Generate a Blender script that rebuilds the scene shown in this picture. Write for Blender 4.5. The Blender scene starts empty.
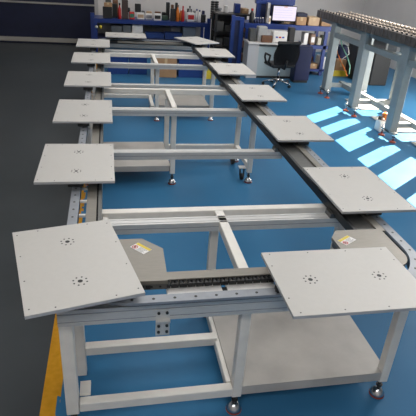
import bpy, bmesh, math, random
from mathutils import Vector, Matrix
random.seed(7)
sc = bpy.context.scene
C = sc.collection
PI = math.pi

# ------------------------------------------------------------------ camera
cam_d = bpy.data.cameras.new('camera'); cam = bpy.data.objects.new('camera', cam_d); C.objects.link(cam)
FPX = 491.336663
cam_d.sensor_fit = 'HORIZONTAL'; cam_d.sensor_width = 36.0; cam_d.lens = FPX / 416 * 36.0
cam_d.clip_start = 0.05; cam_d.clip_end = 200
cam.location = (0.534898803, -2.14890978, 2.57433576)
cam.rotation_euler = (1.09658799, -0.0631730807, -0.181541145)
sc.camera = cam

# ------------------------------------------------------------------ light
w = bpy.data.worlds.new('sky'); sc.world = w; w.use_nodes = True
bg = w.node_tree.nodes['Background']; bg.inputs[0].default_value = (0.80, 0.90, 1.0, 1); bg.inputs[1].default_value = 2.0
SUN_EL = math.radians(29.9)
sd = bpy.data.lights.new('sun', 'SUN'); sd.energy = 64.0; sd.color = (1.0, 0.86, 0.70); sd.angle = 0.006
sun = bpy.data.objects.new('sun', sd); C.objects.link(sun)
to_sun = Vector((0.80 * math.cos(SUN_EL), 0.60 * math.cos(SUN_EL), math.sin(SUN_EL)))
sun.rotation_euler = to_sun.to_track_quat('Z', 'Y').to_euler()
def ceiling_or_fill_light(x, y, sx, sy, e):
    d = bpy.data.lights.new('ceiling_or_fill_light', 'AREA'); d.shape = 'RECTANGLE'; d.size = sx; d.size_y = sy; d.energy = e
    d.color = (1.0, 0.985, 0.96)
    o = bpy.data.objects.new('ceiling_or_fill_light', d); C.objects.link(o); o.location = (x, y, 4.85)
ceiling_or_fill_light(-0.6, -3.6, 5.0, 1.6, 165)  # added fill behind the camera, brightens the camera-facing front faces
ceiling_or_fill_light(0.9, 1.0, 2.6, 3.0, 85)
ceiling_or_fill_light(1.2, 6.0, 2.6, 3.0, 85)
ceiling_or_fill_light(5.0, 4.0, 1.4, 5.0, 110)
ceiling_or_fill_light(3.0, 12.0, 8.0, 1.2, 80)
wd = bpy.data.lights.new('window_daylight', 'AREA'); wd.shape = 'RECTANGLE'; wd.size = 9.0; wd.size_y = 2.0; wd.energy = 900
wd.color = (1.0, 0.975, 0.93)
wl = bpy.data.objects.new('window_daylight', wd); C.objects.link(wl); wl.location = (8.45, 6.0, 1.9); wl.rotation_euler = (0, PI / 2, 0)
sc.view_settings.view_transform = 'Standard'; sc.view_settings.look = 'None'
sc.view_settings.gamma = 1; sc.view_settings.use_curve_mapping = False
sc.view_settings.exposure = -0.10

# ------------------------------------------------------------------ helpers
R0 = cam.rotation_euler.to_matrix(); C0 = Vector(cam.location)
def at(px, py, Y=None, z=None, X=None):
    """point of the place seen at a photo pixel, on the plane Y=, z= or X="""
    d = R0 @ Vector(((px - 208) / FPX, -(py - 208) / FPX, -1))
    if Y is not None: t = (Y - C0.y) / d.y
    elif z is not None: t = (z - C0.z) / d.z
    else: t = (X - C0.x) / d.x
    return C0 + d * t

MATS = {}
def mat(name, col, rough=0.5, metal=0.0, noise=0.0, scale=30.0, bump=0.0, emit=None, estr=0.0, spec=0.5, stretch=None, col2=None):
    if name in MATS: return MATS[name]
    m = bpy.data.materials.new(name); m.use_nodes = True; nt = m.node_tree; b = nt.nodes['Principled BSDF']
    b.inputs['Base Color'].default_value = (*col, 1); b.inputs['Roughness'].default_value = rough
    b.inputs['Metallic'].default_value = metal; b.inputs['Specular IOR Level'].default_value = spec
    if noise or bump or col2:
        tc = nt.nodes.new('ShaderNodeTexCoord'); n = nt.nodes.new('ShaderNodeTexNoise')
        n.inputs['Scale'].default_value = scale; n.inputs['Detail'].default_value = 4
        src = tc.outputs['Object']
        if stretch:
            mp = nt.nodes.new('ShaderNodeMapping'); mp.inputs['Scale'].default_value = stretch
            nt.links.new(src, mp.inputs['Vector']); src = mp.outputs['Vector']
        nt.links.new(src, n.inputs['Vector'])
        cr = nt.nodes.new('ShaderNodeValToRGB')
        c2 = col2 if col2 else tuple(max(0, c * (1 - noise)) for c in col)
        c1 = col if col2 else tuple(min(1, c * (1 + noise)) for c in col)
        cr.color_ramp.elements[0].color = (*c2, 1); cr.color_ramp.elements[0].position = .3
        cr.color_ramp.elements[1].color = (*c1, 1); cr.color_ramp.elements[1].position = .7
        nt.links.new(n.outputs['Fac'], cr.inputs['Fac']); nt.links.new(cr.outputs['Color'], b.inputs['Base Color'])
        if bump:
            bp = nt.nodes.new('ShaderNodeBump'); bp.inputs['Strength'].default_value = bump; bp.inputs['Distance'].default_value = .01
            nt.links.new(n.outputs['Fac'], bp.inputs['Height']); nt.links.new(bp.outputs['Normal'], b.inputs['Normal'])
    if emit:
        b.inputs['Emission Color'].default_value = (*emit, 1); b.inputs['Emission Strength'].default_value = estr
    MATS[name] = m; return m

WHITE = mat('white_frame_paint', (.70, .67, .62), .42, noise=.05, scale=12)
PALLET = mat('pallet_white', (.485, .467, .44), .38, noise=.015, scale=40)
EDGE = mat('pallet_edge_grey', (.42, .42, .43), .45, metal=.2)
SHELF = mat('shelf_grey_white', (.41, .385, .355), .45, noise=.10, scale=5)
ALU = mat('anodised_aluminium', (.56, .555, .54), .42, metal=.35, noise=.06, scale=20, stretch=(1, 8, 8))
ALUD = mat('dull_aluminium', (.27, .285, .31), .45, metal=.4, noise=.08, scale=20)
STEEL = mat('brushed_stainless', (.235, .218, .19), .42, metal=.5, noise=.08, scale=14, stretch=(1, 12, 1))
DARK = mat('dark_steel', (.032, .033, .034), .45, metal=.4)
DARKM = mat('dark_grey_metal', (.13, .13, .125), .4, metal=.6, noise=.1)
BLACK = mat('black_plastic', (.012, .012, .013), .5)
CHROME = mat('chrome', (.55, .55, .56), .18, metal=1.0)
REDP = mat('red_rubber', (.35, .05, .02), .5)
BLUEP = mat('blue_paint', (.008, .030, .165), .4, noise=.1)
NAVY = mat('navy_panel', (.004, .007, .032), .6, noise=.15, scale=6)
NAVY2 = mat('navy_sheet', (.005, .010, .055), .5, noise=.1)
CARD = mat('cardboard', (.36, .215, .115), .8, noise=.08, scale=9)
CARD2 = mat('pale_cardboard', (.46, .32, .20), .8, noise=.08, scale=9)
BINBLUE = mat('bin_blue', (.012, .045, .20), .45, noise=.08)
YELLOW = mat('yellow_plastic', (.62, .47, .03), .45, noise=.06)
WPLAS = mat('white_plastic', (.72, .70, .68), .4, noise=.03)
GREYP = mat('grey_plastic', (.25, .25, .26), .5, noise=.1)
MACH = mat('grey_green_machine_paint', (.25, .28, .285), .45, noise=.05, scale=8)
BLOCK = mat('block_brown_black', (.085, .074, .068), .5, noise=.25, scale=25)
RED = mat('red_plastic', (.45, .02, .02), .4)
ORANGE = mat('orange_plastic', (.65, .17, .02), .45)
GREEN = mat('green_plastic', (.03, .16, .10), .45)
BROWN = mat('brown_wood', (.16, .075, .04), .6, noise=.15)
TEAL = mat('pale_teal_panel', (.36, .44, .47), .4, noise=.03)
RUBBER = mat('black_rubber', (.02, .02, .02), .7)
MESHB = mat('black_mesh_fabric', (.008, .009, .012), .9, bump=.5, scale=300)

class MB:
    def __init__(self): self.bm = bmesh.new(); self.mats = []
    def mi(self, m):
        if m is None: return 0
        if m not in self.mats: self.mats.append(m)
        return self.mats.index(m)
    def _fin(self, vs, mtx, m):
        if mtx is not None: bmesh.ops.transform(self.bm, matrix=mtx, verts=vs)
        i = self.mi(m)
        for f in {f for v in vs for f in v.link_faces}: f.material_index = i
    def box(self, x0, x1, y0, y1, z0, z1, m=None, mtx=None, bev=0.0):
        r = bmesh.ops.create_cube(self.bm, size=1); vs = r['verts']
        for v in vs:
            v.co = Vector(((x0 + x1) / 2 + v.co.x * (x1 - x0), (y0 + y1) / 2 + v.co.y * (y1 - y0), (z0 + z1) / 2 + v.co.z * (z1 - z0)))
        if bev > 0:
            es = list({e for v in vs for e in v.link_edges})
            r = bmesh.ops.bevel(self.bm, geom=es, offset=bev, segments=1, affect='EDGES', profile=.5)
            vs = list({v for f in r['faces'] for v in f.verts} | {v for v in vs if v.is_valid})
        self._fin(vs, mtx, m); return self
    def cyl(self, p, q, r, m=None, r2=None, n=14, mtx=None, caps=True):
        p = Vector(p); q = Vector(q); d = q - p
        k = bmesh.ops.create_cone(self.bm, cap_ends=caps, segments=n, radius1=r, radius2=r if r2 is None else r2, depth=d.length)
        M = Matrix.Translation((p + q) / 2) @ d.to_track_quat('Z', 'Y').to_matrix().to_4x4()
        self._fin(k['verts'], (mtx @ M) if mtx is not None else M, m)
        for f in {f for v in k['verts'] for f in v.link_faces}:
            if len(f.verts) == 4: f.smooth = True
        return self
    def tube(self, pts, r, m=None, n=8):
        for a, b in zip(pts[:-1], pts[1:]):
            self.cyl(a, b, r, m, n=n)
        for p in pts[1:-1]: self.ball(p, r, m, n)
        return self
    def ball(self, p, r, m=None, n=10, sc_=(1, 1, 1)):
        k = bmesh.ops.create_uvsphere(self.bm, u_segments=n, v_segments=max(6, n // 2 + 2), radius=r)
        self._fin(k['verts'], Matrix.Translation(p) @ Matrix.Diagonal((*sc_, 1)), m)
        for v in k['verts']:
            for f in v.link_faces: f.smooth = True
        return self
    def lathe(self, prof, m=None, n=16, at_=(0, 0, 0)):
        rings = []
        for r, z in prof:
            rings.append([self.bm.verts.new((at_[0] + r * math.cos(2 * PI * i / n), at_[1] + r * math.sin(2 * PI * i / n), at_[2] + z)) for i in range(n)])
        k = self.mi(m)
        for a, b in zip(rings[:-1], rings[1:]):
            for i in range(n):
                f = self.bm.faces.new((a[i], a[(i + 1) % n], b[(i + 1) % n], b[i])); f.material_index = k; f.smooth = True
        for rg, rev in ((rings[0], True), (rings[-1], False)):
            f = self.bm.faces.new(rg[::-1] if rev else rg); f.material_index = k
        return self
    def prism(self, pts, z0, z1, m=None, mtx=None):
        lo = [self.bm.verts.new((x, y, z0)) for x, y in pts]; hi = [self.bm.verts.new((x, y, z1)) for x, y in pts]
        k = self.mi(m); n = len(pts)
        fs = [self.bm.faces.new(lo[::-1]), self.bm.faces.new(hi)]
        for i in range(n): fs.append(self.bm.faces.new((lo[i], lo[(i + 1) % n], hi[(i + 1) % n], hi[i])))
        for f in fs: f.material_index = k
        if mtx is not None: bmesh.ops.transform(self.bm, matrix=mtx, verts=lo + hi)
        return self
    def sweep(self, outer, inner, z0, z1, m=None, closed=True):
        k = self.mi(m); n = len(outer)
        A = [[self.bm.verts.new((x, y, z)) for x, y in c] for c, z in ((outer, z1), (inner, z1), (inner, z0), (outer, z0))]
        for i in range(n if closed else n - 1):
            j = (i + 1) % n
            for a in range(4):
                b = (a + 1) % 4
                f = self.bm.faces.new((A[a][i], A[a][j], A[b][j], A[b][i])); f.material_index = k
        if not closed:
            for i in (0, n - 1):
                self.bm.faces.new([A[a][i] for a in range(4)]).material_index = k
        return self
    def build(self, name, m=None, parent=None, loc=None):
        bmesh.ops.recalc_face_normals(self.bm, faces=self.bm.faces)
        me = bpy.data.meshes.new(name); self.bm.to_mesh(me); self.bm.free()
        if m is not None and not self.mats: me.materials.append(m)
        for x in self.mats: me.materials.append(x)
        o = bpy.data.objects.new(name, me); C.objects.link(o)
        if parent is not None: o.parent = parent
        if loc is not None: o.location = loc
        return o
def thing(name, label, cat, loc=(0, 0, 0), rz=0.0, group=None):
    o = bpy.data.objects.new(name, None); C.objects.link(o); o.empty_display_size = .1
    o.location = loc; o.rotation_euler = (0, 0, rz); return tag(o, label, cat, group)
def tag(o, label, cat, group=None):
    o['label'] = label; o['category'] = cat
    if group: o['group'] = group
    return o
def struct(name, mb, m, parent=None):
    o = mb.build(name, m, parent)
    if parent is None: o['kind'] = 'structure'
    return o
def dup(root, loc, rz, label):
    r = root.copy(); C.objects.link(r); r.location = loc; r.rotation_euler = (0, 0, rz); r['label'] = label
    for ch in list(root.children):
        c = ch.copy(); C.objects.link(c); c.parent = r
        for g in list(ch.children):
            d = g.copy(); C.objects.link(d); d.parent = c
    return r

# ------------------------------------------------------------------ floor
def floor_material():
    m = bpy.data.materials.new('painted_floor'); m.use_nodes = True; nt = m.node_tree; b = nt.nodes['Principled BSDF']
    N = nt.nodes.new; L = nt.links.new
    geo = N('ShaderNodeNewGeometry'); sep = N('ShaderNodeSeparateXYZ'); L(geo.outputs['Position'], sep.inputs[0])
    n1 = N('ShaderNodeTexNoise'); n1.inputs['Scale'].default_value = 1.3; n1.inputs['Detail'].default_value = 5; L(geo.outputs['Position'], n1.inputs['Vector'])
    n2 = N('ShaderNodeTexNoise'); n2.inputs['Scale'].default_value = 22; n2.inputs['Detail'].default_value = 2; L(geo.outputs['Position'], n2.inputs['Vector'])
    def ramp(src, c0, c1):
        r = N('ShaderNodeValToRGB'); r.color_ramp.elements[0].color = (*c0, 1); r.color_ramp.elements[1].color = (*c1, 1)
        r.color_ramp.elements[0].position = .3; r.color_ramp.elements[1].position = .7; L(src, r.inputs[0]); return r.outputs[0]
    blue = ramp(n1.outputs['Fac'], (.036, .145, .282), (.042, .165, .315))
    grey = ramp(n1.outputs['Fac'], (.054, .060, .064), (.066, .073, .078))
    yel = ramp(n2.outputs['Fac'], (.50, .24, .015), (.60, .29, .025))
    def math_(op, a, bb):
        x = N('ShaderNodeMath'); x.operation = op
        for i, s in enumerate((a, bb)):
            if isinstance(s, (int, float)): x.inputs[i].default_value = s
            else: L(s, x.inputs[i])
        return x.outputs[0]
    X = sep.outputs['X']; Y = sep.outputs['Y']
    nn = N('ShaderNodeTexNoise'); nn.inputs['Scale'].default_value = 9; nn.inputs['Detail'].default_value = 1; L(geo.outputs['Position'], nn.inputs['Vector'])
    left = math_('ADD', math_('MULTIPLY', Y, .012), .052)
    right = math_('ADD', math_('ADD', math_('MULTIPLY', Y, .016), .145), math_('MULTIPLY', math_('GREATER_THAN', nn.outputs['Fac'], .47), .022))
    isL = math_('GREATER_THAN', X, left); isR = math_('GREATER_THAN', X, right)
    m1 = N('ShaderNodeMix'); m1.data_type = 'RGBA'; L(isL, m1.inputs[0]); L(grey, m1.inputs[6]); L(yel, m1.inputs[7])
    m2 = N('ShaderNodeMix'); m2.data_type = 'RGBA'; L(isR, m2.inputs[0]); L(m1.outputs[2], m2.inputs[6]); L(blue, m2.inputs[7])
    L(m2.outputs[2], b.inputs['Base Color'])
    rr = N('ShaderNodeMapRange'); rr.inputs[3].default_value = .26; rr.inputs[4].default_value = .38; L(n1.outputs['Fac'], rr.inputs[0]); L(rr.outputs[0], b.inputs['Roughness'])
    b.inputs['Specular IOR Level'].default_value = .07
    return m
struct('floor', MB().box(-7, 8.6, -5, 13.6, -.1, 0), floor_material())
WALL = mat('pale_wall_paint', (.60, .575, .56), .7, noise=.03, scale=2)
struct('wall_back', MB().box(-7, 8.6, 13.6, 13.75, 0, 5), WALL)
struct('wall_front', MB().box(-7, 8.75, -5.15, -5, 0, 5), WALL)
struct('wall_left', MB().box(-7.15, -7, -5.15, 13.75, 0, 5), WALL)
struct('ceiling', MB().box(-7, 8.75, -5, 13.75, 5, 5.1), WALL)
# right wall: sill, head and piers around a band of windows
SILL, HEAD = 1.75, 3.6
wins = [(5.0, 5.7), (5.8, 7.1), (7.22, 8.5), (8.62, 9.92)]
mb = MB().box(8.6, 8.75, -5, 13.75, 0, SILL).box(8.6, 8.75, -5, 13.75, HEAD, 5)
ys = -5
for a, b_ in wins:
    mb.box(8.6, 8.75, ys, a, SILL, HEAD); ys = b_
mb.box(8.6, 8.75, ys, 13.75, SILL, HEAD)
struct('wall_right', mb, WALL)
for i, (a, b_) in enumerate(wins):
    f = MB()
    for y0, y1, z0, z1 in ((a, a + .02, SILL, HEAD), (b_ - .02, b_, SILL, HEAD), (a, b_, SILL, SILL + .03), (a, b_, HEAD - .03, HEAD)):
        f.box(8.64, 8.70, y0, y1, z0, z1)
    struct('window_%d' % (i + 1), f, WPLAS)

# navy shutter door in the back wall, left
d1 = MB().box(-7, .16, 13.38, 13.5, 0, 2.6).build('door_1', NAVY); d1['kind'] = 'structure'
MB().box(-7, .16, 13.33, 13.38, .055, .17).build('door_rail', mat('rail_beige', (.34, .32, .29), .5), d1)
MB().box(-7, .16, 13.35, 13.38, 1.08, 1.125).build('door_rail', MATS['rail_beige'], d1)
MB().box(.16, .26, 13.36, 13.6, 0, 2.6).build('door_jamb', mat('jamb_grey', (.42, .41, .40), .6), d1)

# ------------------------------------------------------------------ conveyor track
XL, XR, YN, YF = .278, 2.330, -.172, 7.96
def loop(d, rad=.36, n=10):
    r = max(.02, rad - d); pts = []
    x0, x1, y0, y1 = XL + d, XR - d, YN + d, YF - d
    for cx, cy, a0 in ((x1 - r, y0 + r, -PI / 2), (x1 - r, y1 - r, 0), (x0 + r, y1 - r, PI / 2), (x0 + r, y0 + r, PI)):
        for i in range(n + 1):
            a = a0 + PI / 2 * i / n; pts.append((cx + r * math.cos(a), cy + r * math.sin(a)))
    return pts
track = thing('conveyor_track', 'rectangular loop of aluminium conveyor rails carrying the white pallet plates', 'conveyor')
g = MB().sweep(loop(-.03), loop(.03), 1.02, 1.036, ALUD)
g.sweep(loop(.022), loop(.03), 0.975, 1.02, DARK)
def along(d, step, off=0.0):
    P = loop(d, n=16); P = P + [P[0]]; out = []; s = off
    for (x0, y0), (x1, y1) in zip(P[:-1], P[1:]):
        l = math.hypot(x1 - x0, y1 - y0)
        while s < l and l > 1e-6:
            out.append((x0 + (x1 - x0) * s / l, y0 + (y1 - y0) * s / l, math.atan2(y1 - y0, x1 - x0))); s += step
        s -= l
    return out
for x, y, a in along(-.002, .107): g.cyl((x, y, 1.034), (x, y, 1.0372), .008, DARK, n=8)
g.build('guide_rail', None, track)
# chain running inside the rail: link plates and rollers
ch = MB()
for x, y, a in along(.142, .045):
    M = Matrix.Translation((x, y, 1.015)) @ Matrix.Rotation(a, 4, 'Z')
    ch.box(-.020, .020, -.019, -.013, -.012, .012, BLACK, M).box(-.020, .020, .013, .019, -.012, .012, BLACK, M)
    ch.cyl((-.010, -.018, 0), (-.010, .018, 0), .010, DARK, n=8, mtx=M).cyl((.012, -.022, .003), (.012, .022, .003), .007, BLACK, n=6, mtx=M)
ch.build('chain', None, track)
MB().sweep(loop(.164), loop(.172), .97, 1.02, BLACK).build('chain_channel', None, track)
# covers
MB().box(.358, .424, .42, 7.45, 1.005, 1.03, STEEL).build('chain_cover', None, track)
MB().box(.436, .458, .40, 7.45, .94, 1.045, DARKM).build('side_plate', None, track)
MB().box(2.235, 2.287, .38, 7.45, 1.02, 1.045, STEEL).build('chain_cover', None, track)
MB().box(2.098, 2.235, .38, 7.45, 1.0, 1.03, DARKM).build('side_cover', None, track)
MB().box(2.075, 2.098, .38, 7.45, .985, 1.045, DARK).build('side_plate', None, track)
MB().box(.80, 1.95, -.012, .058, 1.0, 1.032, STEEL).build('chain_cover', None, track)
MB().box(.80, 1.95, .045, .058, .945, 1.0, BLACK).build('side_plate', None, track)
MB().box(.70, 1.95, 7.70, 7.77, 1.0, 1.032, STEEL).build('chain_cover', None, track)
for a, b_ in ((.80, 1.10), (1.125, 1.40), (1.425, 1.76)):
    MB().box(a, b_, -.088, .0, .967, .985, WPLAS, bev=.004).build('wear_strip', None, track)
for x in (1.112, 1.412): MB().box(x - .012, x + .012, -.135, -.05, .945, .99, DARK).build('cross_tie', None, track)
for x0, x1, tie in ((.30, .36, None), (2.285, 2.31, None)):
    y = .80
    while y < 7.4:
        MB().box(x0, x1, y, y + .022, .985, 1.0, WPLAS).build('cross_tie', None, track); y += .21 if y < 1.2 else .68
# slotted aluminium profiles
def profile(axis, a, b_, c0, c1, z0, z1, name='support_profile'):
    m = MB()
    g_ = .003
    def bx(u0, u1, v0, v1, w0, w1, mm):
        if axis == 'x': m.box(u0, u1, v0, v1, w0, w1, mm)
        else: m.box(v0, v1, u0, u1, w0, w1, mm)
    bx(a, b_, c0 + g_, c1 - g_, z0 + g_, z1 - g_, ALUD)
    hc = c1 - c0; hz = z1 - z0
    sl = .005
    nz = max(1, round(hz / .055)); nc = max(1, round(hc / .045))
    def strips(lo, hi, n):
        step = (hi - lo) / n; e = []; s = lo
        for i in range(n):
            mid = lo + step * (i + .5); e.append((s, mid - sl / 2)); s = mid + sl / 2
        e.append((s, hi)); return e
    for s0, s1 in strips(z0, z1, nz):
        bx(a, b_, c0, c0 + .02, s0 + .001, s1 - .001, ALU); bx(a, b_, c1 - .02, c1, s0 + .001, s1 - .001, ALU)
    for s0, s1 in strips(c0, c1, nc):
        bx(a, b_, s0 + .001, s1 - .001, z1 - .015, z1, ALU); bx(a, b_, s0 + .001, s1 - .001, z0, z0 + .015, ALU)
    return m.build(name, None, track)
profile('x', .245, 2.30, -.145, -.075, .872, .972)
CB = [(.71, .80), (2.03, 2.115), (3.37, 3.46), (4.55, 4.64), (5.94, 6.03), (7.10, 7.19)]
for c0, c1 in CB: profile('x', .44, 2.13, c0, c1, .895, .965)
profile('x', .40, 2.20, 8.0, 8.08, .865, .965)
# rail supports that stand on the cross profiles
for c0, c1 in CB:
    MB().box(.40, .46, c0, c1, .945, 1.0, DARKM).build('rail_support', None, track)
    MB().box(2.05, 2.11, c0, c1, .965, 1.0, DARKM).build('rail_support', None, track)
# bolted bracket under the near rail
bk = MB().box(.735, .808, -.150, -.145, .775, .945, ALU).box(.735, .808, -.175, -.145, .875, .885, ALU)
for sx in (.75, .793):
    for sz in (.80, .84, .925): bk.cyl((sx, -.158, sz), (sx, -.149, sz), .008, DARK, n=8)
bk.build('mounting_bracket', None, track)
MB().box(1.36, 1.41, -.19, -.145, 1.036, 1.052, DARK).build('sensor_block', None, track)
# corner guards
def guard(pts, sticker, rot, mirror):
    cx_ = sum(q[0] for q in pts) / len(pts); cy_ = sum(q[1] for q in pts) / len(pts)
    gm = MB().prism(pts, 1.038, 1.06, STEEL).prism([((x - cx_) * .97 + cx_, (y - cy_) * .97 + cy_) for x, y in pts], 1.0, 1.04, DARKM); go = gm.build('corner_guard', None, track)
    M = Matrix.Translation((*sticker, 1.0605)) @ Matrix.Rotation(rot, 4, 'Z')
    s = MB().box(-.055, .055, -.033, .033, 0, .001, WPLAS, M)
    s.box(-.053, .053, .012, .032, .001, .0016, YELLOW, M)
    for k in range(5): s.box(-.010, .045 - .008 * (k % 3), .004 - k * .008, .007 - k * .008, .001, .0014, GREYP, M)
    so = s.build('warning_label', None, go); so['label'] = 'white and yellow warning sticker'
    r = MB()
    for k in range(16):
        a0, a1 = 2 * PI * k / 16, 2 * PI * (k + 1) / 16
        r.prism([(.018 * math.cos(a0), .018 * math.sin(a0)), (.018 * math.cos(a1), .018 * math.sin(a1)), (.013 * math.cos(a1), .013 * math.sin(a1)), (.013 * math.cos(a0), .013 * math.sin(a0))], .001, .0018, RED, M @ Matrix.Translation((-.034, -.012, 0)))
    r.box(-.016, .016, -.0025, .0025, .0012, .0019, RED, M @ Matrix.Translation((-.034, -.012, 0)) @ Matrix.Rotation(-.8, 4, 'Z'))
    r.box(-.008, .006, -.008, .008, .001, .0015, BLACK, M @ Matrix.Translation((-.034, -.012, 0)))
    r.build('warning_symbol', None, so)
    # small screws of the guard
arcL = [(.47 + .33 - .33 * math.cos(t), .30 - .33 * math.sin(t)) for t in [PI / 2 * i / 8 for i in range(9)]]
guard([(.47, .375), (.696, .375), (.809, .255), (.804, -.058), (.60, -.052), (.50, .06)], (.683, .265), -.85, False)
arcR = [(2.243 - .11 + .11 * math.cos(t), .08 - .12 * math.sin(t)) for t in [PI / 2 * i / 8 for i in range(9)]]
guard([(1.87, -.04), (1.87, .30), (1.93, .382), (2.243, .382)] + arcR, (1.952, .257), .57, True)

# ------------------------------------------------------------------ welded white support frames
def foot(par, x, y, zt=.14):
    f = MB().cyl((x, y, .055), (x, y, zt), .012, DARK, n=10).cyl((x, y, .085), (x, y, .10), .022, DARK, n=6)
    fo = f.build('leveling_foot', None, par)
    MB().lathe([(.050, .012), (.048, .022), (.036, .045), (.022, .062), (.012, .066)], CHROME, at_=(x, y, 0)).build('foot_dome', None, fo)
    MB().lathe([(.047, 0), (.051, .004), (.051, .012), (.044, .014)], REDP, at_=(x, y, 0)).build('foot_pad', None, fo)
def castor(par, x, y):
    c = MB().box(x - .045, x + .045, y - .045, y + .045, .165, .172, WHITE)
    c.box(x - .028, x - .022, y - .03, y + .03, .045, .165, DARK).box(x + .022, x + .028, y - .03, y + .03, .045, .165, DARK)
    o = c.build('castor_bracket', None, par)
    MB().cyl((x - .019, y - .01, .042), (x + .019, y - .01, .042), .042, RUBBER, n=18).build('castor_wheel', None, o)
LW = .03
def leg(par, x, y, z1=.94, z0=.14, w_=LW):
    MB().box(x - w_, x + w_, y - w_, y + w_, z0, z1, bev=.004).build('leg', WHITE, par)
def bar(par, x0, x1, y0, y1, z0, z1, name='crossbar'):
    MB().box(x0, x1, y0, y1, z0, z1, bev=.004).build(name, WHITE, par)
def shelf(par, x0, x1, y0, y1, z=.25):
    MB().prism([(x0, y0), (x1, y0), (x1, y1), (x0, y1)], z - .012, z, SHELF).box(x0, x1, y0, y0 + .012, z - .07, z - .012, SHELF).box(x0, x0 + .012, y0, y1, z - .07, z - .012, SHELF).box(x1 - .012, x1, y0, y1, z - .07, z - .012, SHELF).build('shelf_panel', None, par)

f1 = thing('support_frame', 'nearest white welded support frame with large shelf at lower right', 'frame', group='white support frames under the conveyor')
for x, y, zt in ((.271, -.028, .862), (1.256, -.028, .862), (2.256, -.028, .862), (.30, .38, .93), (1.258, .915, .90), (2.256, .915, .90)):
    leg(f1, x, y, zt, w_=.036 if x < .28 else LW, z0=.14 if y < .3 else .02)
for x, y in ((.271, -.028), (1.256, -.028), (2.256, -.028), (1.258, .915), (2.256, .915)): foot(f1, x, y)
bar(f1, .31, 1.226, -.058, .0, .150, .215, 'lower_bar'); bar(f1, .33, 1.21, .36, .425, .185, .25, 'lower_bar')
bar(f1, 1.195, 1.226, .0, .90, .16, .225, 'lower_bar')
bar(f1, .44, 2.13, .885, .950, .90, .965); bar(f1, 1.242, 1.305, .0, .885, .90, .965, 'center_bar')
bar(f1, .46, .50, .41, .885, .90, .94, 'center_bar')
shelf(f1, 1.2275, 2.268, -.055, .90, .228)
MB().box(.31, .372, .003, .10, .215, .235).build('castor_plate', WHITE, f1)

f2 = thing('support_frame', 'white welded support frame in the middle with shelf at left and open bay at right', 'frame', group='white support frames under the conveyor')
for x, y in ((.275, 3.46), (1.265, 3.46), (2.256, 3.46), (.275, 4.20), (1.265, 4.18), (2.256, 4.18)):
    leg(f2, x, y, .93 if abs(x - 1.265) > .1 else .89); foot(f2, x, y)
bar(f2, 1.295, 2.226, 4.16, 4.22, .185, .25, 'lower_bar'); bar(f2, 2.226, 2.286, 3.49, 4.15, .185, .25, 'lower_bar')
shelf(f2, .306, 1.234, 3.43, 4.30)
bar(f2, .44, 2.13, 3.46, 3.52, .89, .955); bar(f2, .44, 2.13, 4.335, 4.40, .90, .965); bar(f2, 1.245, 1.308, 3.52, 4.335, .90, .965, 'center_bar')
for x, y in ((2.19, 3.56), (2.19, 4.08), (.36, 3.58)): castor(f2, x, y)

f3 = thing('support_frame', 'farthest white welded support frame with grey shelf at right', 'frame', group='white support frames under the conveyor')
for x, y in ((.275, 6.07), (1.305, 6.06), (2.256, 6.10), (.275, 6.86), (1.29, 6.86), (2.256, 6.90)):
    leg(f3, x, y, .89 if x > .3 else .93); foot(f3, x, y)
bar(f3, .31, 1.24, 6.80, 6.86, .185, .25, 'lower_bar'); bar(f3, 1.21, 1.27, 6.09, 6.83, .185, .25, 'lower_bar')
shelf(f3, 1.34, 2.226, 6.13, 7.0)
bar(f3, .44, 2.13, 6.04, 6.10, .89, .955); bar(f3, .44, 2.13, 6.84, 6.90, .90, .965); bar(f3, 1.262, 1.322, 6.10, 6.84, .90, .965, 'center_bar')

# ------------------------------------------------------------------ pallet plates
PA, PB, HZ = .55, .765, 1.114
def make_pallet():
    t = thing('pallet_plate', '', 'pallet', group='white pallet plates riding the conveyor')
    p = MB().box(-PA / 2, PA / 2, -PB / 2, PB / 2, HZ - .0035, HZ, PALLET)
    p.box(-PA / 2, PA / 2, -PB / 2, PB / 2, HZ - .018, HZ - .0035, EDGE)
    e = p
    for sy in (-.34, -.115, .115, .34):
        for sx in (-1, 1): e.cyl((sx * (PA / 2 - .022), sy, HZ), (sx * (PA / 2 - .022), sy, HZ + .0006), .0042, DARK, n=8)
    for sx in (-.14, .14):
        for sy in (-1, 1): e.cyl((sx, sy * (PB / 2 - .022), HZ), (sx, sy * (PB / 2 - .022), HZ + .0006), .0042, DARK, n=8)
    po = p.build('plate', None, t)
    for s in (-1, 1):
        h = MB().cyl((0, s * .195, HZ), (0, s * .195, HZ + .0006), .0125, BLACK, n=18)
        for k in range(8):
            a = 2 * PI * (k + .5) / 8
            h.cyl((.034 * math.cos(a), s * .195 + .034 * math.sin(a), HZ), (.034 * math.cos(a), s * .195 + .034 * math.sin(a), HZ + .0006), .0050, BLACK, n=8)
        h.build('hub_hole_pattern', None, po)
    for s in (-1, 1): MB().box(-.055, .055, s * .195 - .13, s * .195 + .13, HZ - .066, HZ - .030, DARK).box(-.10, .10, s * .195 - .09, s * .195 + .09, HZ - .034, HZ - .018, DARK).cyl((0, s * .195, 1.037), (0, s * .195, HZ - .034), .045, DARK, n=14).build('carrier', None, t)
    return t
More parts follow.
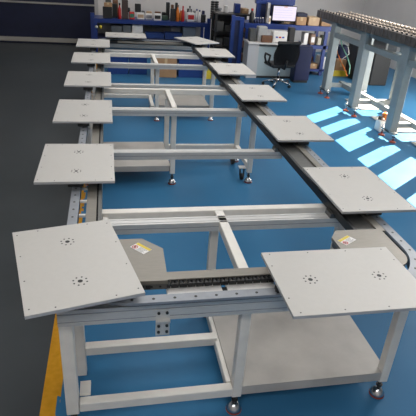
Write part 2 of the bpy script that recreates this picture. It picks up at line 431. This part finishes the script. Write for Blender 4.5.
spots = [(.322, .092, .222, 'white square pallet plate tilted askew at the near left corner'),
         (.275, 1.474, 0, 'white pallet plate on left rail right behind the askew corner plate'),
         (.275, 2.846, 0, 'white pallet plate on left rail, third counting from the near end'),
         (.275, 4.239, 0, 'white pallet plate on left rail, fourth counting from the near end'),
         (.275, 5.605, 0, 'small looking white pallet plate on left rail, second from its far end'),
         (.275, 6.93, 0, 'farthest white pallet plate on left rail, beside the navy door'),
         (.86, 7.96, PI / 2, 'white pallet plate lying crosswise on far rail in front of blue workbench'),
         (2.20, 7.66, .42, 'white pallet plate turned at the far right corner of the loop'),
         (2.312, 6.388, 0, 'white pallet plate on right rail next after the far corner plate'),
         (2.312, 5.075, 0, 'white pallet plate on right rail in front of the dark blue tall upright'),
         (2.312, 3.70, 0, 'white pallet plate on right rail nearest to the office chair'),
         (2.312, 2.322, 0, 'white pallet plate on right rail beside the striped sunlight patches'),
         (2.312, .913, 0, 'white pallet plate on right rail right behind the near right corner plate'),
         (1.725, -.194, -PI / 2, 'largest looking white pallet plate lying crosswise at near right corner')]
first = None
for x, y, a, lab in spots:
    if first is None:
        first = make_pallet(); first.location = (x, y, 0); first.rotation_euler = (0, 0, a); first['label'] = lab
    else: dup(first, (x, y, 0), a, lab)

# ------------------------------------------------------------------ machine at right
mc = thing('transfer_machine', 'long grey-green steel bed on square legs topped with rows of dark blocks', 'machine', (5.15, 6.5, 0))
def mpart(mb, name, m=None, par=None):
    o = mb.build(name, m, par or mc)
    if par is None: o.location = (-5.15, -6.5, 0)
    return o
MY0, MY1 = 3.2, 8.85
for X in (5.15, 6.0):
    for Y in (7.95, 6.6, 5.14, 3.75):
        mpart(MB().box(X - .05, X + .09, Y - .11, Y + .09, .12, 1.53, bev=.01), 'leg', MACH)
        for dy in (-.2, .18):
            k = mpart(MB().cyl((X - .01, Y + dy, .02), (X - .01, Y + dy, .19), .014, CHROME, n=8).cyl((X - .01, Y + dy, .09), (X - .01, Y + dy, .10), .03, DARK, n=8).box(X - .05, X + .05, min(Y + dy, Y) , max(Y + dy, Y), .13, .16, MACH), 'leveling_foot')
            MB().lathe([(.055, 0), (.057, .012), (.035, .024), (.014, .03)], REDP, at_=(X - .01, Y + dy, 0)).build('foot_pad', None, k)
for X, zr in ((5.17, 1.24), (6.02, 1.37)):
    mpart(MB().box(X - .04, X + .05, MY0, MY1 - .75, zr, zr + .09), 'long_rail', MACH)
mpart(MB().box(5.52, 5.62, MY0, MY1 - .75, .20, .30), 'long_rail', MACH)
for Y in (7.95, 6.6, 5.14, 3.75): mpart(MB().box(5.2, 6.0, Y - .05, Y + .05, .20, .28), 'cross_rail', MACH)
mpart(MB().box(5.16, 6.1, MY0, MY1 - .1, 1.45, 1.54), 'bed_frame', MACH)
mpart(MB().box(5.14, 6.12, MY0, MY1 - .05, 1.54, 1.62), 'bed_plate', mat('bed_beige', (.5, .46, .40), .5, noise=.1))
y = MY1 - .02; n = 0
while y > MY0 and n < 40:
    for jx in (0,):
        x = 5.06
        b_ = MB().box(x, x + .09, y - .135, y - .008, 1.535, 1.675, BLOCK, bev=.006)
        b_.cyl((x + .045, y - .07, 1.675), (x + .045, y - .07, 1.70), .018, DARK, n=8)
        mpart(b_, 'edge_block')
    y -= .142; n += 1
PINB = mat('pin_beige', (.55, .46, .38), .5)
for jx in range(3):
    for k in range(33):
        yy = MY1 - .12 - k * .142; xx = 5.20 + jx * .28
        mpart(MB().box(xx, xx + .10, yy - .04, yy + .03, 1.62, 1.65, BLOCK).cyl((xx + .05, yy, 1.65), (xx + .05, yy, 1.68), .018, PINB, n=8).box(xx + .09, xx + .22, yy - .035, yy + .015, 1.62, 1.642, PINB), 'roller_block')
# hanging tray under the bed
tr = thing('parts_tray', 'white wire tray with grey sheet hanging under the dark-block machine bed', 'tray', (5.32, 6.25, .13))
q = MB()
for x in (-.1, .22):
    for y in (-.35, .3): q.box(x - .012, x + .012, y - .012, y + .012, 1.15, 1.319, WPLAS)
q.box(-.12, .24, -.38, .34, 1.12, 1.15, WPLAS); q.build('rack', None, tr)
MB().box(-.06, .18, -.22, .22, 1.151, 1.30, GREYP, bev=.01).build('sheet_box', None, tr)
# hoses
def hose(label, m, pts, r=.012):
    o = MB().tube([Vector(p) for p in pts], r, m).build('air_hose', None); tag(o, label, 'hose', 'hoses hanging at the machine'); return o
def hp(lst, X): return [at(px, py, X=X) for px, py in lst]
hose('orange air hose hanging beside the farthest machine leg', ORANGE, hp([(337, 40), (337, 52), (341, 62), (345, 70), (347, 76)], 5.32))
hose('green air hose hanging just right of the orange one', mat('hose_green', (.18, .42, .30), .5), hp([(340, 34), (342, 46), (347, 56), (350, 66), (349, 74)], 5.38))
hose('white thin hose looping under the machine bed near the far leg', WPLAS, hp([(336, 28), (340, 40), (348, 46), (349, 54), (341, 60)], 5.45), .008)

# ------------------------------------------------------------------ generic pieces for the background
def boxthing(name, label, cat, px0, px1, py0, py1, Y, depth, m, group=None, lid=None, yb=None):
    a = at(px0, py1, Y=Y); b_ = at(px1, py0, Y=Y)
    z0 = min(a.z, b_.z); z1 = max(a.z, b_.z); x0, x1 = a.x, b_.x
    if yb is not None: z0 = yb
    h = max(z1 - z0, .05)
    t = thing(name, label, cat, ((x0 + x1) / 2, Y + depth / 2, z0), 0, group); ww = (x1 - x0) / 2
    if name == 'cardboard_box':
        MB().box(-ww, ww, -depth / 2, depth / 2, 0, h, m, bev=.006).build('carton', None, t)
        MB().box(-ww - .001, ww + .001, -.03, .03, h, h + .002, mat('parcel_tape', (.52, .38, .22), .3)).box(-.03, .03, -depth / 2 - .002, -depth / 2, h * .55, h, MATS['parcel_tape']).build('tape', None, t)
    elif name in ('storage_bin', 'crate'):
        q = MB(); th = min(.02, ww * .3)
        q.box(-ww, ww, -depth / 2, depth / 2, 0, .02, m)
        q.box(-ww, -ww + th, -depth / 2, depth / 2, .02, h, m).box(ww - th, ww, -depth / 2, depth / 2, .02, h, m)
        q.box(-ww + th, ww - th, -depth / 2, -depth / 2 + th, .02, h, m).box(-ww + th, ww - th, depth / 2 - th, depth / 2, .02, h, m)
        q.build('tub', None, t)
        MB().box(-ww - .012, ww + .012, -depth / 2 - .012, -depth / 2, h - .035, h, m).box(-ww - .012, ww + .012, depth / 2, depth / 2 + .012, h - .035, h, m).box(-ww - .012, -ww, -depth / 2 - .005, depth / 2 + .005, h - .035, h, m).box(ww, ww + .012, -depth / 2 - .005, depth / 2 + .005, h - .035, h, m).build('rim', None, t)
    else:
        MB().box(-ww, ww, -depth / 2, depth / 2, 0, h, m, bev=min(.012, ww * .25)).build('body', None, t)
        if lid: MB().box(-ww * .8, ww * .8, -depth / 2 - .002, -depth / 2, h * .25, h * .75, lid).build('label_plate', None, t)
    return t
def bottle(name, label, cat, px, ptop, Y, z0, r, m, cap, group=None):
    tp = at(px, ptop, Y=Y); h = max(.08, tp.z - z0)
    t = thing(name, label, cat, (tp.x, Y, z0), 0, group)
    MB().lathe([(r * .9, 0), (r, .01), (r, h * .6), (r * .45, h * .78), (r * .4, h * .88)], m, n=12).build('bottle_body', None, t)
    MB().lathe([(r * .5, h * .86), (r * .5, h), (r * .3, h * 1.0 + .002)], cap, n=10).build('cap', None, t)
    return t

# ------------------------------------------------------------------ far blue workbench
WY = 12.2
bx0, bx1 = at(93, 24, Y=WY).x, at(208.5, 27, Y=WY).x
BT = .895
wb = thing('workbench', 'long blue steel workbench against the far wall crowded with tools', 'workbench', (0, WY, 0))
MB().box(bx0, bx1, -.02, .75, .79, BT, BLUEP).build('worktop', None, wb)
for x in (bx0 + .06, bx1 - .06):
    for y in (.0, .7): MB().box(x - .05, x + .05, y - .02, y + .04, 0, .79 if y > .1 else .79, BLUEP).build('leg', None, wb)
MB().box(bx0 + .1, bx1 - .1, .05, .7, .36, .42, NAVY2).build('lower_shelf', None, wb)
MB().box(bx0 + .1, bx1 - .1, .68, .74, .42, .79, GREYP).build('back_panel', None, wb)
MB().box(bx1 - .04, bx1 + .06, .0, .06, .0, 1.02, BLUEP).build('end_post', None, wb)
MB().box(bx0 - .06, bx0 + .04, .0, .08, .0, 1.03, BLUEP).build('end_post', None, wb)
gw = 'things on the far blue workbench'
bn = [('cardboard_box', 'brown carton on a black case at left end of blue workbench', 'box', 104, 112, 3, 7, CARD, None),
      ('tool_case', 'black tool case at left end of blue workbench', 'case', 103, 112, 7, 19, BLACK, None),
      ('tool_case', 'dark stand beside the red bottle on blue workbench', 'case', 112.5, 117, 4, 19, DARK, None),
      ('power_tool', 'black and brown machine right of the red bottle on blue workbench', 'tool', 122, 128, 0, 18, mat('tool_brown', (.05, .03, .025), .5), None),
      ('small_box', 'white box at left among tools on blue workbench', 'box', 124, 129.5, 13, 20, WPLAS, None),
      ('power_tool', 'black device on top of white boxes left of workbench centre', 'tool', 135, 141, 4, 12, BLACK, None),
      ('small_box', 'red and teal small box near workbench centre', 'box', 129.5, 134.5, 12, 18.5, RED, GREEN),
      ('small_box', 'first white labelled carton from left at workbench centre', 'box', 137, 144.5, 13, 20, WPLAS, CARD2),
      ('small_box', 'middle white labelled carton at workbench centre', 'box', 145.5, 152.5, 14, 20, WPLAS, GREYP),
      ('small_box', 'white carton with dark label right of workbench centre', 'box', 154, 161.5, 14, 21, WPLAS, DARK),
      ('tool_case', 'dark green case right of the white cartons on workbench', 'case', 162, 168, 16, 22, mat('case_green', (.02, .05, .03), .5), None),
      ('power_tool', 'tall black drill press on the blue workbench', 'tool', 166, 170, 2.5, 20, mat('tool_black', (.015, .013, .013), .5), None),
      ('tool_case', 'black open rack right of the drill press on workbench', 'case', 170.5, 176, 9, 21, BLACK, None),
      ('small_box', 'white box with slanted lid near right end of workbench', 'box', 187, 195, 13, 22, WPLAS, RED),
      ('small_box', 'pale grey box between spray bottles on workbench', 'box', 182, 186, 11, 21, mat('box_grey', (.4, .38, .37), .5), None),
      ('tool_case', 'dark case at the right end of the workbench', 'case', 201, 206, 15, 23, DARK, None)]
for i, (nm, lab, cat, a, b_, t0, t1, m, l) in enumerate(bn):
    Y = WY + .08 + .09 * (i % 3)
    zb = BT + .002
    if 'on a black case' in lab: zb = at(104, 7, Y=WY + .08).z + .01; Y = WY + .08
    elif 'case at left end' in lab: Y = WY + .08
    elif 'on top of white' in lab: zb = at(137, 13, Y=WY + .17).z + .02; Y = WY + .17
    elif 'first white' in lab: Y = WY + .17
    boxthing(nm, lab, cat, a, b_, t0, t1, Y, .12 if nm != 'power_tool' else .09, m, gw, l, yb=zb)
for k, (a, b_, t0, m, lab) in enumerate([(113, 118, 0, BROWN, 'brown tall box behind the red bottle on the blue workbench'), (106, 111, -1, DARKM, 'dark tall case behind the left end carton on workbench'),
      (126.5, 130, 8, BLACK, 'black stand behind the small white box at left of workbench'), (141.5, 145, 11, DARKM, 'dark device behind the first white labelled carton'),
      (146.5, 152, 11.5, CARD2, 'tan flat box behind the middle white labelled carton'), (155, 161, 12, BROWN, 'brown box behind the white carton with dark label'),
      (162, 166, 12.5, BLACK, 'black box left behind the drill press'), (171, 174, 5, BROWN, 'brown upright piece behind the black open rack'),
      (175, 178, 3, BLACK, 'black upright tool behind the orange-brown bottle'), (187, 192, 9, BLACK, 'black box behind the white slanted-lid box'),
      (193, 196.5, 11, GREYP, 'grey box behind the white bottle with blue cap'), (202, 205, 11, NAVY2, 'navy case at the back of the right end of the workbench')]):
    boxthing('tool_case', lab, 'case', a, b_, t0, 20, WY + .42 + .1 * (k % 2), .12, m, gw, yb=BT + .002)
bt = [(119.5, 3, RED, DARK, 'red bottle on left part of the blue workbench'), (131.5, 9, WPLAS, WPLAS, 'small white bottle left of the red and teal box'),
      (178, 5, ORANGE, BROWN, 'orange-brown bottle right of the drill press'), (181, 9, ORANGE, WPLAS, 'orange spray can near right of workbench'),
      (183.2, 6, RED, RED, 'red capped bottle near right of workbench'), (197, 9, WPLAS, BLUEP, 'white bottle with blue cap near right end of workbench'),
      (199.8, 10, WPLAS, BLUEP, 'second white bottle with blue cap at right end of workbench'), (190, 6, GREYP, DARK, 'grey bottle behind the slanted white box')]
for k, (px, pt, m, cp, lab) in enumerate(bt): bottle('bottle', lab, 'bottle', px, pt, WY + .12 + .2 * (k % 2), BT + .002, .045, m, cp, gw)
for k, (a, b_, t0, t1, m, nm, lab) in enumerate([(111, 122, 26, 31, mat('bag_grey', (.10, .11, .12), .4), 'plastic_bag', 'grey plastic bundle under left of the blue workbench'),
      (122.8, 131, 25, 31, MATS['bag_grey'], 'plastic_bag', 'dark grey bundle under the workbench beside the white cloth roll'),
      (132, 143, 25, 28, WPLAS, 'paper_roll', 'white flat pack under the blue workbench'),
      (146, 164, 33.5, 38, BINBLUE, 'storage_bin', 'blue bin under the blue workbench, left of two'),
      (165, 182, 33.5, 38, BINBLUE, 'storage_bin', 'blue bin under the blue workbench, right of two'),
      (171, 180, 27, 33, mat('pale_bag', (.36, .36, .40), .5), 'plastic_bag', 'pale bag under the right half of the workbench'),
      (183, 196, 27, 36, mat('grey_bag', (.16, .18, .22), .3), 'plastic_bag', 'grey shiny bag under right end of workbench')]):
    boxthing(nm, lab, {'plastic_bag': 'bag', 'paper_roll': 'pack', 'storage_bin': 'bin'}[nm], a, b_, t0, t1, WY + (.44 if 'pale bag' in lab else .10), .2 if 'pale bag' in lab else .3, m, 'things under the far workbench', yb=.42)
vb = thing('valve_fitting', 'yellow and white valve fitting on left end post of the blue workbench', 'valve', at(99.5, 27, Y=WY - .03))
MB().ball((-.08, 0, 0), .045, mat('valve_white', (.5, .52, .48), .5), sc_=(1, .6, .8)).build('valve_body', None, vb)
MB().ball((.03, 0, 0), .05, YELLOW, sc_=(.8, .6, 1)).build('handle', None, vb)

# blue tubs and cartons standing on the floor behind the conveyor
boxthing('storage_bin', 'dark blue bin on floor behind the loop, left one', 'bin', 108, 128, 57, 68, 9.6, .45, BINBLUE, 'bins and cartons behind the conveyor', yb=0)
boxthing('storage_bin', 'dark blue bin on floor behind the loop, second from left', 'bin', 129.5, 147, 57, 68, 9.6, .45, BINBLUE, 'bins and cartons behind the conveyor', yb=0)
boxthing('cardboard_box', 'large brown carton on floor behind the far support frame', 'box', 155, 177, 57, 75, 9.35, .5, CARD, 'bins and cartons behind the conveyor', yb=0)
boxthing('storage_bin', 'bright blue tub right of the large brown carton', 'bin', 178.5, 204, 59, 76, 9.4, .5, BINBLUE, 'bins and cartons behind the conveyor', yb=0)
boxthing('crate', 'yellow crate on floor seen between right frame legs', 'crate', 206, 217, 64, 77, 9.3, .4, YELLOW, 'bins and cartons behind the conveyor', yb=0)

# post shelf with black column stack
ws = thing('shelf_stand', 'white slim post stand right of the blue workbench', 'stand', (3.50, 12.1, 0))
MB().box(-.04, .04, -.04, .04, .01, 1.0, WPLAS).build('post', None, ws)
MB().box(-.12, .26, -.15, .2, 1.0, 1.03, WPLAS).build('shelf', None, ws)
MB().box(-.1, .1, -.15, .15, 0, .012, WPLAS).build('base', None, ws)
for k, px in enumerate((213, 217, 220.5)):
    a = at(px, 3, Y=12.1)
    t = thing('reel_stack', ['dark ribbed reel stack on white stand, left', 'dark ribbed reel stack on white stand, middle', 'grey ribbed reel stack on white stand, right'][k], 'reel', (a.x, 12.12, 1.03), 0, 'reel stacks on the white stand')
    q = MB()
    for j in range(8 if k < 2 else 5): q.cyl((0, 0, j * .058), (0, 0, j * .058 + .045), .055, [DARK, DARK, GREYP][k], n=12).cyl((0, 0, j * .058 + .04), (0, 0, j * .058 + .06), .035, GREYP, n=8)
    q.build('reel', None, t)
# dark rack
dr = thing('storage_rack', 'dark metal storage rack full of shadowy parts behind the right rail', 'rack', (3.70, 11.2, 0))
RKX0, RKX1 = -.45, .45
for x in (RKX0, RKX1):
    for y in (-.25, .25): MB().box(x - .025, x + .025, y - .025, y + .025, 0, 1.30, DARK).build('upright', None, dr)
MB().box(RKX0, RKX1, .27, .285, .05, 1.28, DARK).build('back_panel', None, dr)
for z in (.1, .45, .83, 1.26): MB().box(RKX0, RKX1, -.27, .27, z, z + .03, DARK).build('shelf', None, dr)
for k in range(12):
    x = -.33 + .22 * (k % 4); z = (.13, .48, .86)[k // 4]
    t = MB().box(x - .095, x + .095, -.2, .12, z + .002, z + .16 + .04 * ((k * 7) % 3), [DARKM, DARK, BLACK, BROWN][(k * 5) % 4], bev=.01).build('parts_box', None, None, (3.70, 11.2, 0))
    tag(t, 'dark parts box on the %s level of the shadowy rack, %s' % (('lowest', 'middle', 'upper')[k // 4], ('leftmost', 'second from left', 'second from right', 'rightmost')[k % 4]), 'box', 'parts boxes on the dark rack')
boxthing('small_box', 'white small box on top of the dark rack', 'box', 225, 229, 6, 10, 11.2, .2, WPLAS, yb=1.292)
boxthing('tool_case', 'blue tool case on top of the dark rack', 'case', 235, 241, 4, 10, 11.2, .2, BLUEP, yb=1.292)

# ------------------------------------------------------------------ packing station
# tall blue upright panel
u = thing('upright_panel', 'tall blue steel upright panel standing left of the white desk cabinet', 'panel', (3.58, 9.95, 0))
MB().box(-.17, -.09, -.05, .05, .0, 1.37, BLUEP).build('post', None, u); MB().box(.03, .13, -.05, .05, .0, 1.33, BLUEP).build('post', None, u)
MB().box(-.09, .03, -.02, .02, .1, 1.26, NAVY2).build('infill_panel', None, u); MB().box(-.09, .03, -.05, .05, 1.26, 1.34, BLUEP).build('top_bar', None, u)
SY = 10.0
st = thing('shelving_unit', 'blue steel shelving and packing station with beams, posts and two shelf levels', 'shelving', (0, SY, 0))
def sx(px, Y=SY): return at(px, 27, Y=Y).x
def sz(py, px=300): return at(px, py, Y=SY).z
x0, x1 = sx(245), sx(332)
zb0, zb1 = sz(30.5), sz(25.5)
MB().box(x0, x1, 0, .7, zb0, zb1, BLUEP).build('upper_shelf', None, st)
zl0, zl1 = sz(48.5), sz(45)
MB().box(sx(303), x1, 0, .7, zl0, zl1, BLUEP).build('lower_shelf', None, st)
MB().box(sx(296), x1, 0, .7, .10, .15, BLUEP).build('lower_shelf', None, st)
for x in (sx(248), sx(328), ):
    for y in (.04, .66): MB().box(x - .04, x + .04, y - .04, y + .04, 0, zb0, BLUEP).build('post', None, st)
xm = sx(299); MB().box(xm - .04, xm + .04, .62, .70, 0, zb0, BLUEP).build('post', None, st)
zt = 2.05
for px in (261.5, 294): MB().box(sx(px) - .05, sx(px) + .05, .38, .48, zb1, zt, BLUEP).build('upper_post', None, st)
MB().box(sx(258), sx(297), .36, .5, sz(6, 280), sz(-1, 280), BLUEP).build('tool_panel', None, st)
MB().box(sx(262), sx(293), .44, .46, zb1, sz(6, 280), NAVY2).build('back_panel', None, st)
# monitor
mz0, mz1 = at(284, 21.5, Y=SY + .12).z, at(284, 5.8, Y=SY + .12).z
mx0, mx1 = at(272.5, 14, Y=SY + .12).x, at(296.5, 14, Y=SY + .12).x
mo = thing('monitor', 'computer monitor with bright pale screen on the blue packing station', 'monitor', ((mx0 + mx1) / 2, SY + .14, zb1))
hw = (mx1 - mx0) / 2
MB().box(-hw, hw, -.02, .03, mz0 - zb1, mz1 - zb1, BLACK, bev=.006).build('bezel', None, mo)
scm = mat('lit_screen', (.1, .1, .1), .3, emit=(.92, .82, 1.0), estr=.95)
q = MB().box(-hw + .014, hw - .014, -.023, -.0205, mz0 - zb1 + .02, mz1 - zb1 - .014, scm)
so = q.build('screen', None, mo)
q = MB(); sl_ = mat('screen_lines', (.1, .1, .1), .3, emit=(.62, .62, .95), estr=.8)
for k in range(5): q.box(-hw + .05, hw - .09 - .03 * (k % 2), -.0245, -.0232, (mz0 - zb1) + .09 + k * .055, (mz0 - zb1) + .095 + k * .055, sl_)
q.box(-.03, .06, -.0245, -.0232, mz1 - zb1 - .035, mz1 - zb1 - .018, mat('screen_tab', (.1, .1, .1), .3, emit=(.9, .35, .2), estr=.8)); q.build('screen_content', None, so)
MB().box(-.03, .03, .03, .06, 0.01, mz1 - zb1 - .1, BLACK).build('stand', None, mo); MB().box(-.12, .12, -.05, .12, 0, .012, BLACK).build('base', None, mo)
# things on the upper shelf
zs = zb1 + .001
gp = 'things on the packing station'
boxthing('cardboard_box', 'carton directly right of the monitor on the blue shelf', 'box', 296, 307, 17.5, 26, SY + .05, .4, CARD, gp, yb=zs)
boxthing('cardboard_box', 'middle pale carton of the row on the blue shelf', 'box', 308, 320, 17.8, 26, SY + .05, .4, CARD2, gp, yb=zs)
boxthing('cardboard_box', 'rightmost carton of the row on the blue shelf', 'box', 321, 332, 17, 27, SY + .05, .4, CARD, gp, yb=zs)
boxthing('folded_cloth', 'dark navy bundle lying on the cartons beside the monitor', 'bundle', 297, 308, 13.5, 17, SY + .1, .3, NAVY, gp, yb=at(300, 17.5, Y=SY + .05).z + .004)
boxthing('cardboard_box', 'small carton lying under the monitor edge', 'box', 283, 294, 22.5, 26, SY + .2, .1, CARD2, gp, yb=zs)
boxthing('metal_bracket', 'silver camera bracket on a post left of the monitor', 'bracket', 266, 271, 3, 22, SY + .18, .12, mat('bracket_silver', (.5, .48, .46), .35, metal=.5), gp, yb=zs, lid=GREYP)
boxthing('small_box', 'white small box below the silver bracket', 'box', 268.2, 271.2, 16, 22.5, SY + .04, .05, WPLAS, gp, lid=CARD2, yb=zs)
bottle('bottle', 'black bottle with red and white cap left of the monitor', 'bottle', 252.5, 8.5, SY + .12, zs, .06, BLACK, RED, gp)
for k, px in enumerate((255.5, 258, 260.5, 263)):
    bottle('bottle', 'dark blue bottle on the shelf left of the silver bracket, %s' % ('leftmost', 'second from left', 'second from right', 'rightmost')[k], 'bottle', px, 17.5, SY + .08, zs, .032, NAVY2, WPLAS, gp)
boxthing('cardboard_box', 'carton at far left behind the black bottle', 'box', 242, 249, 9, 18, 11.2, .3, CARD, gp, yb=1.292)
# lower shelf items
for k, (a, b_, t0, m, nm, lab) in enumerate([(303, 309, 33, WPLAS, 'document_holder', 'white document holder on middle blue shelf'),
        (310, 316, 34.5, mat('photo_brown', (.25, .16, .11), .6), 'picture_box', 'box with brown and white picture on middle blue shelf'),
        (317, 322, 38, mat('beige_box', (.48, .45, .36), .6), 'small_box', 'beige box right of the picture box on middle blue shelf'),
        (322, 326, 36, mat('olive_bag', (.22, .24, .18), .6), 'plastic_bag', 'olive grey bag at right end of middle blue shelf')]):
    boxthing(nm, lab, {'document_holder': 'holder', 'picture_box': 'box', 'small_box': 'box', 'plastic_bag': 'bag'}[nm], a, b_, t0, 45, SY + .06, .22, m, gp, lid=(WPLAS if nm == 'picture_box' else None), yb=zl1 + .001)
for k, (a, b_, t0, m, nm, lab) in enumerate([(302, 308, 59, CARD, 'cardboard_box', 'carton on lowest blue shelf, left one'), (309, 318, 64, CARD, 'cardboard_box', 'larger carton on lowest blue shelf, below the documents'),
        (318.5, 326, 57, WPLAS, 'small_box', 'white box on lowest blue shelf at right'), (309.5, 313.5, 57, BROWN, 'small_box', 'brown box standing behind the lowest cartons')]):
    boxthing(nm, lab, 'box', a, b_, t0, 72, SY + (.08 if k != 3 else .46), .34 if k != 3 else .2, m, gp, yb=.151)
# white desk cabinet
dk = thing('desk', 'white desk cabinet with pale teal front under the monitor', 'desk', (0, 9.55, 0))
dx0, dx1 = at(247, 60, Y=9.55).x, at(302, 60, Y=9.55).x
dxm = at(257, 60, Y=9.6).x
MB().box(dx0, dxm, -.02, .42, .0, .80, mat('desk_grey_white', (.50, .50, .51), .4)).build('side_cabinet', None, dk)
MB().box(dxm, dx1, .02, .42, .05, .74, TEAL).build('front_panel', None, dk)
MB().box(dx0 - .02, dx1, -.06, .44, .80, .835, WPLAS).build('desk_top', None, dk)
MB().box(dxm, dx1, .0, .3, 0, .05, DARK).build('plinth', None, dk)
zd = .836
boxthing('label_printer', 'grey label printer on the left of the white desk', 'printer', 258, 268, 27, 36, 9.6, .2, mat('printer_grey', (.38, .38, .38), .5), gp, yb=zd)
boxthing('keyboard', 'brown flat tray on the white desk', 'tray', 262, 273, 36, 37.5, 9.53, .1, BROWN, gp, yb=zd)
tb = boxthing('tissue_box', 'white box with blue and red marks on the desk behind the chair', 'box', 273, 288, 32, 37, 9.62, .2, WPLAS, gp, yb=zd)
for k, (a_, m_) in enumerate(((-.11, mat('mark_blue', (.04, .08, .4), .5)), (-.03, RED), (.05, MATS['mark_blue']))):
    MB().box(a_, a_ + .055, -.103, -.099, .10, .135, m_).build('printed_mark', None, tb)
boxthing('tool_case', 'black device at right of the tissue box on desk', 'case', 289, 296, 28, 38, 9.66, .18, BLACK, gp, yb=zd)
boxthing('small_box', 'dark small device left of the label printer', 'box', 250, 257, 29, 35, 9.62, .2, DARKM, gp, yb=zd)
pn = thing('side_panel', 'dark navy panel cabinet standing just right of the office chair', 'cabinet', (5.06, 9.15, 0))
MB().box(-.22, .16, -.05, .25, .06, .84, NAVY2, bev=.01).build('body', None, pn)
MB().box(-.20, .14, -.057, -.05, .10, .80, NAVY2).build('door', None, pn)
MB().box(-.2, .14, -.02, .22, 0, .06, DARK).build('plinth', None, pn)

# office chair
oc = thing('office_chair', 'black mesh office chair with chrome base facing the white desk', 'chair', (4.34, 8.80, 0), .12)
oc.scale = (1.12, 1.1, 1.04)
base = MB(); 
for k in range(5):
    a = 2 * PI * k / 5 + .3
    base.cyl((0, 0, .13), (.29 * math.cos(a), .29 * math.sin(a), .085), .022, CHROME, r2=.014, n=8)
base.cyl((0, 0, .09), (0, 0, .17), .04, CHROME, n=12); bo = base.build('star_base', None, oc)
for k in range(5):
    a = 2 * PI * k / 5 + .3; x, y = .29 * math.cos(a), .29 * math.sin(a)
    MB().cyl((x - .025 * math.sin(a), y + .025 * math.cos(a), .032), (x + .025 * math.sin(a), y - .025 * math.cos(a), .032), .032, BLACK, n=12).cyl((x, y, .05), (x, y, .09), .01, CHROME, n=6).build('castor', None, bo)
MB().cyl((0, 0, .16), (0, 0, .42), .025, CHROME, n=12).build('gas_lift', None, oc)
MB().box(-.25, .25, -.22, .25, .42, .50, BLACK, bev=.03).build('seat', None, oc)
bm_ = MB()
NB = 6
rows = []
for j in range(NB + 1):
    t = j / NB; wz = .50 + t * .48; hw_ = .23 + .05 * math.sin(PI * min(1, t * 1.15)); yy = -.24 - .08 * t
    rows.append([bm_.bm.verts.new((-hw_ + 2 * hw_ * i / 6, yy - .04 * (1 - abs(i - 3) / 3), wz)) for i in range(7)])
for a, b_ in zip(rows[:-1], rows[1:]):
    for i in range(6): bm_.bm.faces.new((a[i], a[i + 1], b_[i + 1], b_[i])).smooth = True
r = bmesh.ops.solidify(bm_.bm, geom=bm_.bm.faces[:], thickness=.025)
bk_ = bm_.build('backrest', MESHB, oc)
MB().box(-.25, .25, -.36, -.30, .93, 1.0, BLACK, bev=.02).build('top_rail', None, bk_)
MB().tube([Vector((0, -.05, .42)), Vector((0, -.25, .42)), Vector((0, -.33, .6))], .025, BLACK).build('back_support', None, oc)
for s in (-1, 1):
    MB().tube([Vector((s * .25, -.1, .46)), Vector((s * .30, -.12, .55)), Vector((s * .30, -.16, .68)), Vector((s * .30, .08, .68)), Vector((s * .29, .12, .6)), Vector((s * .26, .08, .47))], .02, BLACK).build('armrest', None, oc)

# ------------------------------------------------------------------ clutter behind the machine
boxthing('equipment_case', 'large black equipment case on floor under the machine, right of the far leg', 'case', 352, 372, 46, 76, 9.6, .5, BLACK, 'clutter under the machine', yb=0)
boxthing('equipment_case', 'black case in the bay between the second and third machine legs', 'case', 371, 393, 53, 76, 9.0, .5, RUBBER, 'clutter under the machine', yb=0)
boxthing('storage_bin', 'dark blue tub behind the hoses under the machine', 'bin', 336, 350, 47, 70, 10.7, .4, NAVY2, 'clutter under the machine', yb=0)
boxthing('crate', 'low yellow crate on floor behind the farthest machine leg', 'crate', 333, 350, 71, 77, 9.95, .35, YELLOW, 'clutter under the machine', yb=0)
boxthing('cardboard_box', 'small carton standing in the yellow crate', 'box', 335, 347, 60, 72, 10.02, .2, CARD, 'clutter under the machine', yb=.022)
# plastic sheeting on the floor in the sun and orange part
def sheet(label, cx, cy, sx_, sy_, seed, z=.02):
    q = MB(); rnd = random.Random(seed); n = 14
    g_ = [[q.bm.verts.new((cx + sx_ * (i / n - .5) + rnd.uniform(-.01, .01), cy + sy_ * (j / n - .5) + rnd.uniform(-.01, .01), z + .05 * rnd.random() * math.sin(PI * i / n) * math.sin(PI * j / n))) for i in range(n + 1)] for j in range(n + 1)]
    for j in range(n):
        for i in range(n): q.bm.faces.new((g_[j][i], g_[j][i + 1], g_[j + 1][i + 1], g_[j + 1][i])).smooth = True
    bmesh.ops.solidify(q.bm, geom=q.bm.faces[:], thickness=.004)
    tag(q.build('plastic_sheet', mat('white_film', (.72, .70, .66), .35)), label, 'sheet', 'plastic sheets on the floor under the machine')
sheet('crumpled white plastic sheet on floor between second and third machine legs', 5.85, 5.9, .8, .95, 3)
sheet('crumpled white plastic sheet on floor at the right picture edge', 5.85, 4.45, .8, 1.0, 5)
sheet('small crumpled white sheet on floor behind the second machine leg', 5.85, 7.25, .7, .8, 8)
op = thing('hose_coupling', 'orange and white coupling lying beside the third machine leg', 'coupling', (5.28, 5.55, 0))
MB().cyl((0, -.06, .26), (.03, .08, .27), .05, ORANGE, n=12).build('orange_body', None, op)
MB().cyl((-.09, .05, .22), (-.05, .0, .22), .04, DARK, n=10).build('dark_end', None, op)
MB().box(-.12, .10, -.1, .1, 0, .20, WPLAS, bev=.02).build('white_block', None, op)
